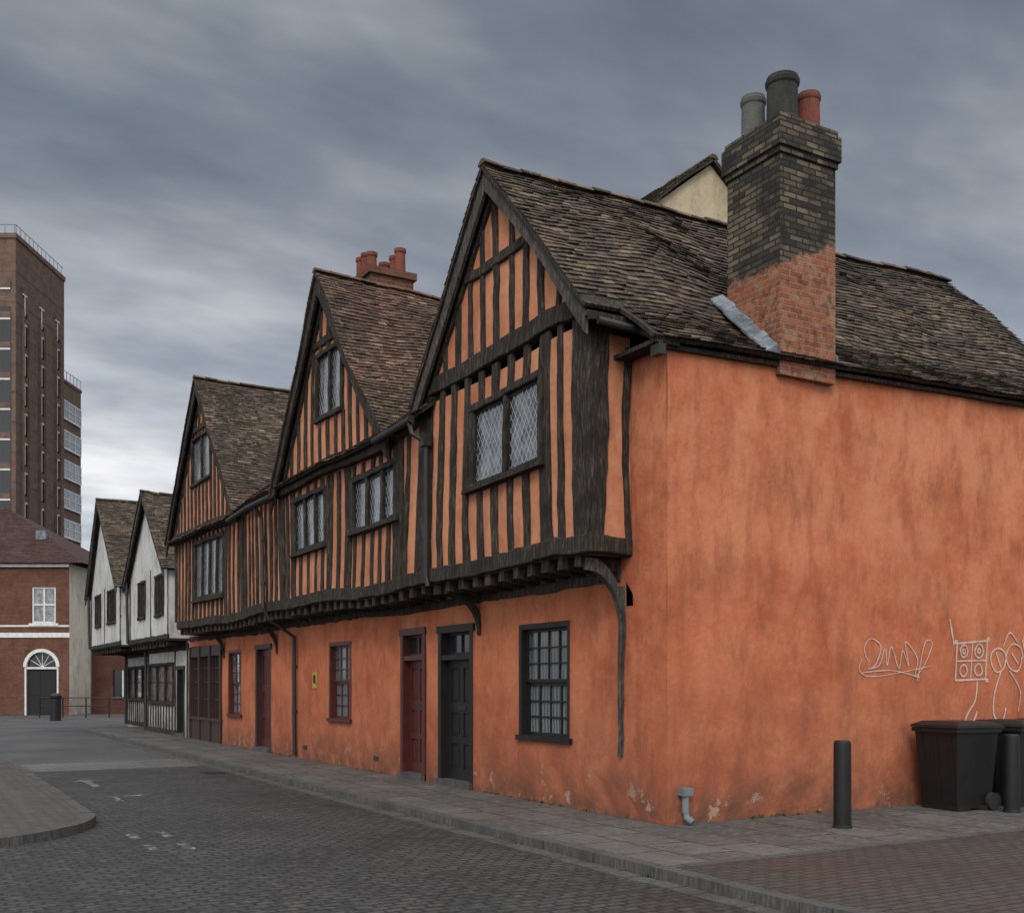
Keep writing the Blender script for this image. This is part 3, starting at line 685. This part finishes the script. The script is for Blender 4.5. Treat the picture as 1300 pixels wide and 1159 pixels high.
# ================================================================== BRICK BUILDING (end of street)
e=empty('brick_building',(.66,54.47,-.1),math.radians(-30))
mb=MB(); F=FY(0.)
dh=[(-2.45,-.65,0,3.6),(-2.1,-.75,5.15,7.2),(-6.2,-4.8,5.15,7.2),(-6.2,-4.8,1.2,3.4)]
wall(mb,F,-14,0,0,8.5,dh,'BRK',rev=.2,step=3,amp=0)
mb.poly([(0,0,0),(0,9,0),(0,9,8.5),(0,0,8.5)],'CW'); mb.poly([(-14,9,0),(0,9,0),(0,9,8.5),(-14,9,8.5)],'BRK')
fbox(mb,F,-14,.03,4.35,4.62,0,.06,'WH'); fbox(mb,F,-14,.02,4.95,5.05,0,.04,'WH'); fbox(mb,F,-14,.05,8.3,8.55,0,.2,'WH')
mb.build('walls',e)
mb=MB()
for h in dh[1:]:
    for q in ((h[0],h[0]+.1,h[2],h[3]),(h[1]-.1,h[1],h[2],h[3]),(h[0],h[1],h[2],h[2]+.1),(h[0],h[1],h[3]-.1,h[3]),((h[0]+h[1])/2-.05,(h[0]+h[1])/2+.05,h[2]+.1,h[3]-.1),(h[0]+.1,h[1]-.1,h[2]+1.0,h[2]+1.1)): fbox(mb,F,*q,-.15,-.05+R(0,.01),'WH')
    mb.poly([F(h[0],h[2],-.12),F(h[1],h[2],-.12),F(h[1],h[3],-.12),F(h[0],h[3],-.12)],'GL')
    fbox(mb,F,h[0]-.15,h[1]+.15,h[2]-.15,h[2]-.002,0,.08,'WH')
cx=-1.55; r=.9; zs=2.7
for k in range(12):
    a,b=math.pi*k/12,math.pi*(k+1)/12
    f=lambda rr,t,n:F(cx+rr*math.cos(t),zs+rr*math.sin(t),n)
    mb.hexa([f(r-.06,a,-.1),f(r+.12,a,-.1),f(r+.12,b,-.1),f(r-.06,b,-.1),f(r-.06,a,.07),f(r+.12,a,.07),f(r+.12,b,.07),f(r-.06,b,.07)],'WH')
    mb.poly([f(r,a,.0),f(r,b,.0),F(cx+r*math.cos(b),3.62,.0),F(cx+r*math.cos(a),3.62,.0)],'BRK')
    mb.poly([f(.0,a,-.12),f(r,a,-.12),f(r,b,-.12)],'DG')
for k in range(1,6):
    t=math.pi*k/6; mb.tube([F(cx,zs,-.1),F(cx+r*math.cos(t),zs+r*math.sin(t),-.1)],.02,'WH',6)
fbox(mb,F,cx-r,cx+r,zs-.12,zs,-.15,0.01,'WH')
for d in (-1,1):
    fbox(mb,F,*sorted((cx,cx+d*(r-.04))),0,zs-.12,-.18,-.12,'BK')
    for (z0,z1) in ((.2,1.),(1.15,2.4)): fbox(mb,F,*sorted((cx+d*.12,cx+d*(r-.18))),z0,z1,-.12,-.10,'BK')
    fbox(mb,F,*sorted((cx+d*(r-.04),cx+d*(r+.05))),0,zs,-.1,.03,'WH')
mb.build('windows_and_door',e)
mb=MB(); dk=MB()
roof(mb,dk,(-14,-.4,8.5),(.9,-.4,8.5),(-14,4.6,12.4),(-5.6,4.6,12.4),'TF',g=.25,tw=.35,dm='TF')
dk.poly([(.9,-.4,8.5),(.9,9.4,8.5),(-5.6,4.6,12.35)],'TF'); dk.poly([(.9,9.4,8.5),(-14,9.4,8.5),(-14,4.6,12.35),(-5.6,4.6,12.35)],'TF')
dk.box(-2.6,-2.,1.6,2.2,9.5,10.6,'LD'); dk.box(-8,-7,4.2,5.2,11,13.4,'BRK')
mb.build('roof',e); dk.build('roof_hips',e)
e=empty('brick_house',(2.2,57.04,-.1),math.radians(-30))
mb=MB(); F=FY(0.)
bh=[(1.3,2.4,1.,2.6),(1.3,2.4,4.4,5.9),(4.2,5.2,4.4,5.9)]
wall(mb,F,.05,12,0,7.3,bh,'BRD',rev=.15,step=3,amp=0)
mb.poly([(12,0,0),(12,9,0),(12,9,7.3),(12,0,7.3)],'BRD'); mb.box(.03,12.1,-.1,.3,7.3,7.5,'KER'); mb.poly([(.05,.3,7.4),(12,.3,7.4),(12,9,7.4),(.05,9,7.4)],'KER')
for h in bh:
    mb.poly([F(h[0],h[2],-.1),F(h[1],h[2],-.1),F(h[1],h[3],-.1),F(h[0],h[3],-.1)],'DG'); fbox(mb,F,(h[0]+h[1])/2-.04,(h[0]+h[1])/2+.04,h[2],h[3],-.1,-.05,'WH'); fbox(mb,F,h[0]-.1,h[1]+.1,h[2]-.12,h[2]-.002,-.05,.06,'KER')
mb.build('walls',e)
# ================================================================== TOWER
e=empty('office_tower',(2.95,110.9,-.1),math.radians(-30))
mb=MB(); H=47.6
mb.box(-22,0,0,11.9,0,H,'BRT'); mb.box(-22.1,.12,-.12,12.,H,H+.5,'BRT')
for y in (1.4,5.4,9.4):
    mb.box(-.1,.05,y,y+1.1,2,H-7,'DG')
    for k in range(13): mb.box(.04,.14,y-.02,y+1.12,5.3+k*3.1,5.9+k*3.1,'BRT'); mb.box(.04,.10,y+.48,y+.60,3+k*3.1,5.3+k*3.1,'WH'); mb.box(.04,.11,y+.02,y+1.08,5.1+k*3.1,5.28+k*3.1,'WH')
    for q in (-.14,1.1): mb.box(0,.3,y+q,y+q+.14,2,H-7,'BRT')
for x in (-1.6,-5,-8.5):
    mb.box(x,x+1.1,-.05,.1,2,H-7,'DG')
    for k in range(13): mb.box(x-.02,x+1.12,-.14,-.04,5.3+k*3.1,5.9+k*3.1,'BRT'); mb.box(x+.02,x+1.08,-.12,-.04,5.1+k*3.1,5.28+k*3.1,'WH')
for k in range(14): mb.box(-21.9,.025,-.025,11.9,3.9+k*3.1,4.0+k*3.1,'BRT')
for k in range(12):
    mb.tube([(.0,k*1.0+.1,H+.5),(.0,k*1.0+.1,H+1.4)],.035,'GY',6); mb.tube([(-k*1.0-.1,0,H+.5),(-k*1.0-.1,0,H+1.4)],.035,'GY',6)
mb.tube([(0,0,H+1.4),(0,11.6,H+1.4)],.035,'GY',6); mb.tube([(0,0,H+1.4),(-12,0,H+1.4)],.035,'GY',6)
mb.build('tower_block',e)
e=empty('office_block',(8.87,124.9,-.1),math.radians(-30))
mb=MB(); H=37.4
mb.box(-14,0,0,6.2,0,H,'BRT'); mb.box(-14.1,.1,-.1,6.3,H,H+.35,'BRT')
for k in range(10):
    z=H-4.2-k*3.5
    mb.box(-.05,.15,.5,5.8,z,z+1.9,'GL'); mb.box(.1,.2,.4,5.9,z-.2,z,'WH'); mb.box(.1,.2,.4,5.9,z+1.9,z+2.05,'WH')
    for y in (.4,2.15,3.95,5.75): mb.box(.1,.21,y,y+.12,z,z+1.9,'WH')
    mb.box(.1,.205,.52,5.75,z+.9,z+1.0,'WH')
for y in range(7): mb.tube([(0,y,H+.3),(0,y,H+1.4)],.035,'GY',6)
mb.tube([(0,0,H+1.4),(0,6.2,H+1.4)],.035,'GY',6)
mb.build('block',e)

# ================================================================== GROUND
def sheet(name,pts,z,m):
    mb=MB(); mb.poly([(x,y,z) for x,y in pts],m); return mb.build(name)
sheet('ground',[(-700,-700),(700,-700),(700,700),(-700,700)],-.104,'ASP')
sheet('road',[(-60,-40),(40,-40),(40,-6.2),(-1.9,-6.2),(-1.9,13.2),(-9,13.2),(-60,13.2)],-.100,'SETT')
sheet('crossing_band',[(-5.7,13.2),(-1.9,13.2),(-1.9,15.6),(-5.7,15.6)],-.098,'BAND')
def arc(cx,cy,r,a0,a1,n=10): return [(cx+r*math.cos(math.radians(a0+(a1-a0)*k/n)),cy+r*math.sin(math.radians(a0+(a1-a0)*k/n))) for k in range(n+1)]
def kerb(mb,path,z1=.0,w=.15,flip=1):
    P=[Vector((x,y,0)) for x,y in path]
    for a,b in zip(P,P[1:]):
        L=(b-a).length
        if L<.01: continue
        d=(b-a)/L; s=Vector((-d.y,d.x,0))*flip; k=max(1,int(L/.9))
        for i in range(k):
            p=a+d*(L*i/k+.006); q=a+d*(L*(i+1)/k-.006); t=z1+R(-.004,.008)
            o=s*w; l=s*R(-.006,.006); p=p+l; q=q+l
            mb.hexa([p+Vector((0,0,-.15)),q+Vector((0,0,-.15)),q+o+Vector((0,0,-.15)),p+o+Vector((0,0,-.15)),p+s*.01+Vector((0,0,t-.0)),q+s*.01+Vector((0,0,t)),q+o+Vector((0,0,t+.004)),p+o+Vector((0,0,t+.004))],'KER')
mb=MB()
outer=[(40,-6.)]+[(0.2,-6.)]+arc(.1,-4.,2.,270,180)+[(-1.9,31.)]+arc(.1,31.,2.,180,90)+[(6,33.)]
inner=[(40,-5.85),(.2,-5.85)]+arc(.1,-4.,1.86,270,180)
kerb(mb,outer,0,.15,-1)
mb.poly([(-1.76,-2.3,0),(40,-2.3,0),(40,.5,0),(.5,.5,0),(.5,31,0),(-1.76,31,0)],'SLAB')
mb.poly([(-1.76,31,0)]+[(x,y,0) for x,y in arc(.1,31.,1.86,180,90)]+[(.5,32.86,0),(.5,31,0)],'SLAB')
mb.poly([(x,y,0) for x,y in inner]+[(-1.76,-2.3,0),(40,-2.3,0)],'PAVR')
for i in range(45): mb.box(-1.6+i*.9,-.71+i*.9,-2.37,-2.23,-.1,.004+R(0,.005),'KER')
mb.build('pavement')
mb=MB()
for i in range(90):
    y=-3.9+i*.3; mb.box(-2.13,-1.93,y,y+.285,-.15,-.088+R(-.006,.004),'KER')
mb.build('drainage_channel')
mb=MB()
edge=[(-30,2.55)]+[(-8.,2.55)]+arc(-7.7,4.65,2.1,270,360)+[(-5.6,40)]
inn=[(-30,2.70),(-8.,2.70)]+arc(-7.7,4.65,1.95,270,360)+[(-5.75,40)]
kerb(mb,edge,0,.15,1)
mb.poly([(x,y,0) for x,y in inn]+[(-30,40,0)],'PAVL')
mb.box(-6.4,-6.25,5,40,-.05,.003,'KER')
mb.build('pavement')
mb=MB()
def mk(x0,x1,y0,y1,z=-.094): mb.box(x0,x1,y0,y1,-.12,z,'RP')
mk(-4.9,-4.78,9.4,10.4); mb.poly([(-5.1,10.4,-.0935),(-4.58,10.4,-.0935),(-4.84,11.0,-.0935)],'RP'); mk(-4.9,-4.3,7.5,7.6); mk(-4.95,-4.85,6.9,7.5)
for k in range(2): mk(-5.5,-5.4,1.6+k*1.0,2.1+k*1.0); mk(-5.15,-5.05,1.6+k*1.0,2.1+k*1.0)
mb.build('road_marking')
def manhole(x,y,z,w,l):
    mb=MB(); mb.box(x-w/2,x+w/2,y-l/2,y+l/2,z-.05,z+.006,'IR')
    for k in range(6): mb.box(x-w/2+.04,x+w/2-.04,y-l/2+l*(k+.3)/6,y-l/2+l*(k+.7)/6,z+.006,z+.012,'IR')
    mb.build('manhole_cover')
manhole(-2.4,11.2,-.1,.45,.6); manhole(-6.9,7.,0,.6,.6); manhole(-7.2,5.6,0,.5,.5)
# weeds growing along the wall foot and kerb: one mass
mb=MB()
WD=newmat('weed_leaves',.8,.2); WD[2].inputs['Base Color'].default_value=(.045,.06,.018,1); ALL['WD']=WD[0]
def weed(x,y,z,n,h):
    for _ in range(n):
        a=R(0,6.28); l=R(.4,1)*h; w=.006+R(0,.006); px,py=x+R(-.04,.04),y+R(-.04,.04); dx,dy=math.cos(a),math.sin(a)
        mb.poly([(px-dy*w,py+dx*w,z),(px+dy*w,py-dx*w,z),(px+dx*l*.4+dy*w,py+dy*l*.4-dx*w,z+l*.8),(px+dx*l*.8,py+dy*l*.8,z+l)],'WD')
for _ in range(12): weed(-.04,R(.1,4.6),.0,7,R(.02,.05))
for _ in range(10): weed(R(.4,3.9),-.04,.0,7,R(.02,.06))
for _ in range(16): weed(-.04,R(7.7,19.),.0,7,R(.02,.06))
for _ in range(36): weed(-1.92,R(-3,12),-.1,6,R(.02,.04))
mb.build('weeds')
# ================================================================== STREET FURNITURE
def bollard(x,y):
    mb=MB(); mb.lathe(x,y,[(.0,.0),(.112,.0),(.112,.02),(.100,.03),(.098,.95),(.094,.985),(.08,1.0),(.0,1.003)],'BK',28)
    mb.build('bollard',smooth=35)
bollard(1.62,-1.17); bollard(4.66,-1.20)
def wheelie(x,y,rz):
    e=empty('wheelie_bin',(x,y,0),rz); mb=MB()
    def hx(w0,d0,w1,d1,z0,z1,m='PL',dy0=0,dy1=0):
        mb.hexa([(-w0,-d0+dy0,z0),(w0,-d0+dy0,z0),(w0,d0+dy0,z0),(-w0,d0+dy0,z0),(-w1,-d1+dy1,z1),(w1,-d1+dy1,z1),(w1,d1+dy1,z1),(-w1,d1+dy1,z1)],m)
    hx(.29,.30,.355,.37,.06,1.02); hx(.385,.40,.385,.40,1.02,1.075); hx(.40,.415,.395,.40,1.08,1.115); hx(.39,.395,.30,.30,1.115,1.16)
    for sx in (-.24,0,.24): mb.hexa([(sx-.02,-.315,.1),(sx+.02,-.315,.1),(sx+.02,-.28,.1),(sx-.02,-.28,.1),(sx-.02,-.385,.98),(sx+.02,-.385,.98),(sx+.02,-.35,.98),(sx-.02,-.35,.98)],'PL')
    mb.box(-.30,.30,-.30,-.06,.0,.07,'PL')
    mb.tube([(-.33,.42,1.05),(-.33,.50,1.08),(.33,.50,1.08),(.33,.42,1.05)],.02,'PL',8)
    o=mb.build('body',e); bv=o.modifiers.new('bevel','BEVEL'); bv.width=.012; bv.segments=2; bv.limit_method='ANGLE'
    mb=MB()
    for sx in (-.36,.36): 
        mb.rings([[(sx+d,.27+rr*math.cos(t),.12+rr*math.sin(t)) for t in [2*math.pi*k/20 for k in range(20)]] for d,rr in ((-.03,.09),(-.03,.115),(.03,.115),(.03,.09),(.032,.05))],'RU')
    mb.tube([(-.36,.27,.12),(.36,.27,.12)],.015,'IR',8)
    mb.build('wheels',e)
wheelie(4.38,-.58,math.radians(-95)); wheelie(5.45,-.62,math.radians(-84)); wheelie(6.4,-.6,math.radians(-90))
mb=MB(); mb.lathe(-1.2,45.,[(0,-.1),(.25,-.1),(.25,.95),(.29,1.0),(.29,1.1),(.15,1.2),(0,1.22)],'BK',16); mb.build('litter_bin',smooth=35)
mb=MB(); mb.lathe(-5.9,46.8,[(0,-.1),(.28,-.1),(.28,1.0),(.32,1.05),(.32,1.15),(0,1.25)],'BK',16); mb.build('litter_bin',smooth=35)
mb=MB()
for k in range(4): mb.tube([(-1.3+k*.87*1.2,50.5-k*.5*1.2,-.1),(-1.3+k*.87*1.2,50.5-k*.5*1.2,.95)],.035,'BK',8)
for z in (.5,.93): mb.tube([(-1.3,50.5,z),(-1.3+3*1.044,50.5-1.8,z)],.025,'BK',8)
mb.build('guard_rail')

# ================================================================== LIGHT, SKY, CAMERA
sd=Vector((-.50,-.62,.66)).normalized()
el=math.asin(sd.z); az=math.atan2(sd.x,sd.y)
L=bpy.data.lights.new('sun','SUN'); L.energy=1.5; L.angle=math.radians(18); L.color=(1,.96,.9)
o=bpy.data.objects.new('sun',L); scene.collection.objects.link(o); o.rotation_euler=(-sd).to_track_quat('-Z','Y').to_euler()
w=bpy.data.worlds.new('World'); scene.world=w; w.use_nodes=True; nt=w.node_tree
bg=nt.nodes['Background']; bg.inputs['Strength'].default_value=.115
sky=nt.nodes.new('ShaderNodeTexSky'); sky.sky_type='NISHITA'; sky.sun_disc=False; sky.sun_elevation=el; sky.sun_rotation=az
tc=nt.nodes.new('ShaderNodeTexCoord'); sp=nt.nodes.new('ShaderNodeSeparateXYZ'); nt.links.new(tc.outputs['Generated'],sp.inputs[0])
zz=math_(nt,'MAXIMUM',sp.outputs[2],0.)
den=math_(nt,'ADD',zz,.20)
cb=nt.nodes.new('ShaderNodeCombineXYZ')
nt.links.new(math_(nt,'DIVIDE',sp.outputs[0],den),cb.inputs[0]); nt.links.new(math_(nt,'DIVIDE',sp.outputs[1],den),cb.inputs[1])
mp=nt.nodes.new('ShaderNodeMapping'); mp.inputs['Rotation'].default_value=(0,0,math.radians(40)); mp.inputs['Scale'].default_value=(.6,1.1,1); mp.inputs['Location'].default_value=(.6,.2,0); nt.links.new(cb.outputs[0],mp.inputs[0])
c1=nz(nt,mp.outputs[0],1.5,5,.56)
cl=ramp(nt,c1,[(.38,(1.45,1.68,2.02)),(.47,(1.95,2.18,2.52)),(.54,(2.75,2.95,3.22)),(.64,(4.1,4.25,4.4))])
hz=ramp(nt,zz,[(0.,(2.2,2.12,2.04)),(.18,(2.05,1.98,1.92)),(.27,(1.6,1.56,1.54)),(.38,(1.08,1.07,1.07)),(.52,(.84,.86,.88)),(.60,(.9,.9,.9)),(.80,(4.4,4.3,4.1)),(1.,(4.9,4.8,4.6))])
cc=mix(nt,1.,cl,hz,'MULTIPLY')
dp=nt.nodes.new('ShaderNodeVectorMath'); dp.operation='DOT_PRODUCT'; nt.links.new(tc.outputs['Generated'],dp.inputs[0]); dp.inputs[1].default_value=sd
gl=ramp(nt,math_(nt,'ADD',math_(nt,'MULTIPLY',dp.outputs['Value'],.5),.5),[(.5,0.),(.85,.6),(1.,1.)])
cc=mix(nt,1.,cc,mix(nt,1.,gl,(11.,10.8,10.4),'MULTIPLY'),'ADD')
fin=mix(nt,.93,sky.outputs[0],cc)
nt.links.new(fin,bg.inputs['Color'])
cam=bpy.data.cameras.new('camera'); co=bpy.data.objects.new('camera',cam); scene.collection.objects.link(co)
co.location=(-7.82,-9.92,1.65); co.rotation_euler=(math.radians(90),0,math.radians(-30))
cam.sensor_fit='HORIZONTAL'; cam.sensor_width=36; cam.lens=36*1357/1300; cam.shift_y=288.5/1300; cam.clip_end=3000; cam.clip_start=.05
scene.camera=co
scene.view_settings.view_transform='Standard'; scene.view_settings.look='None'; scene.view_settings.exposure=0
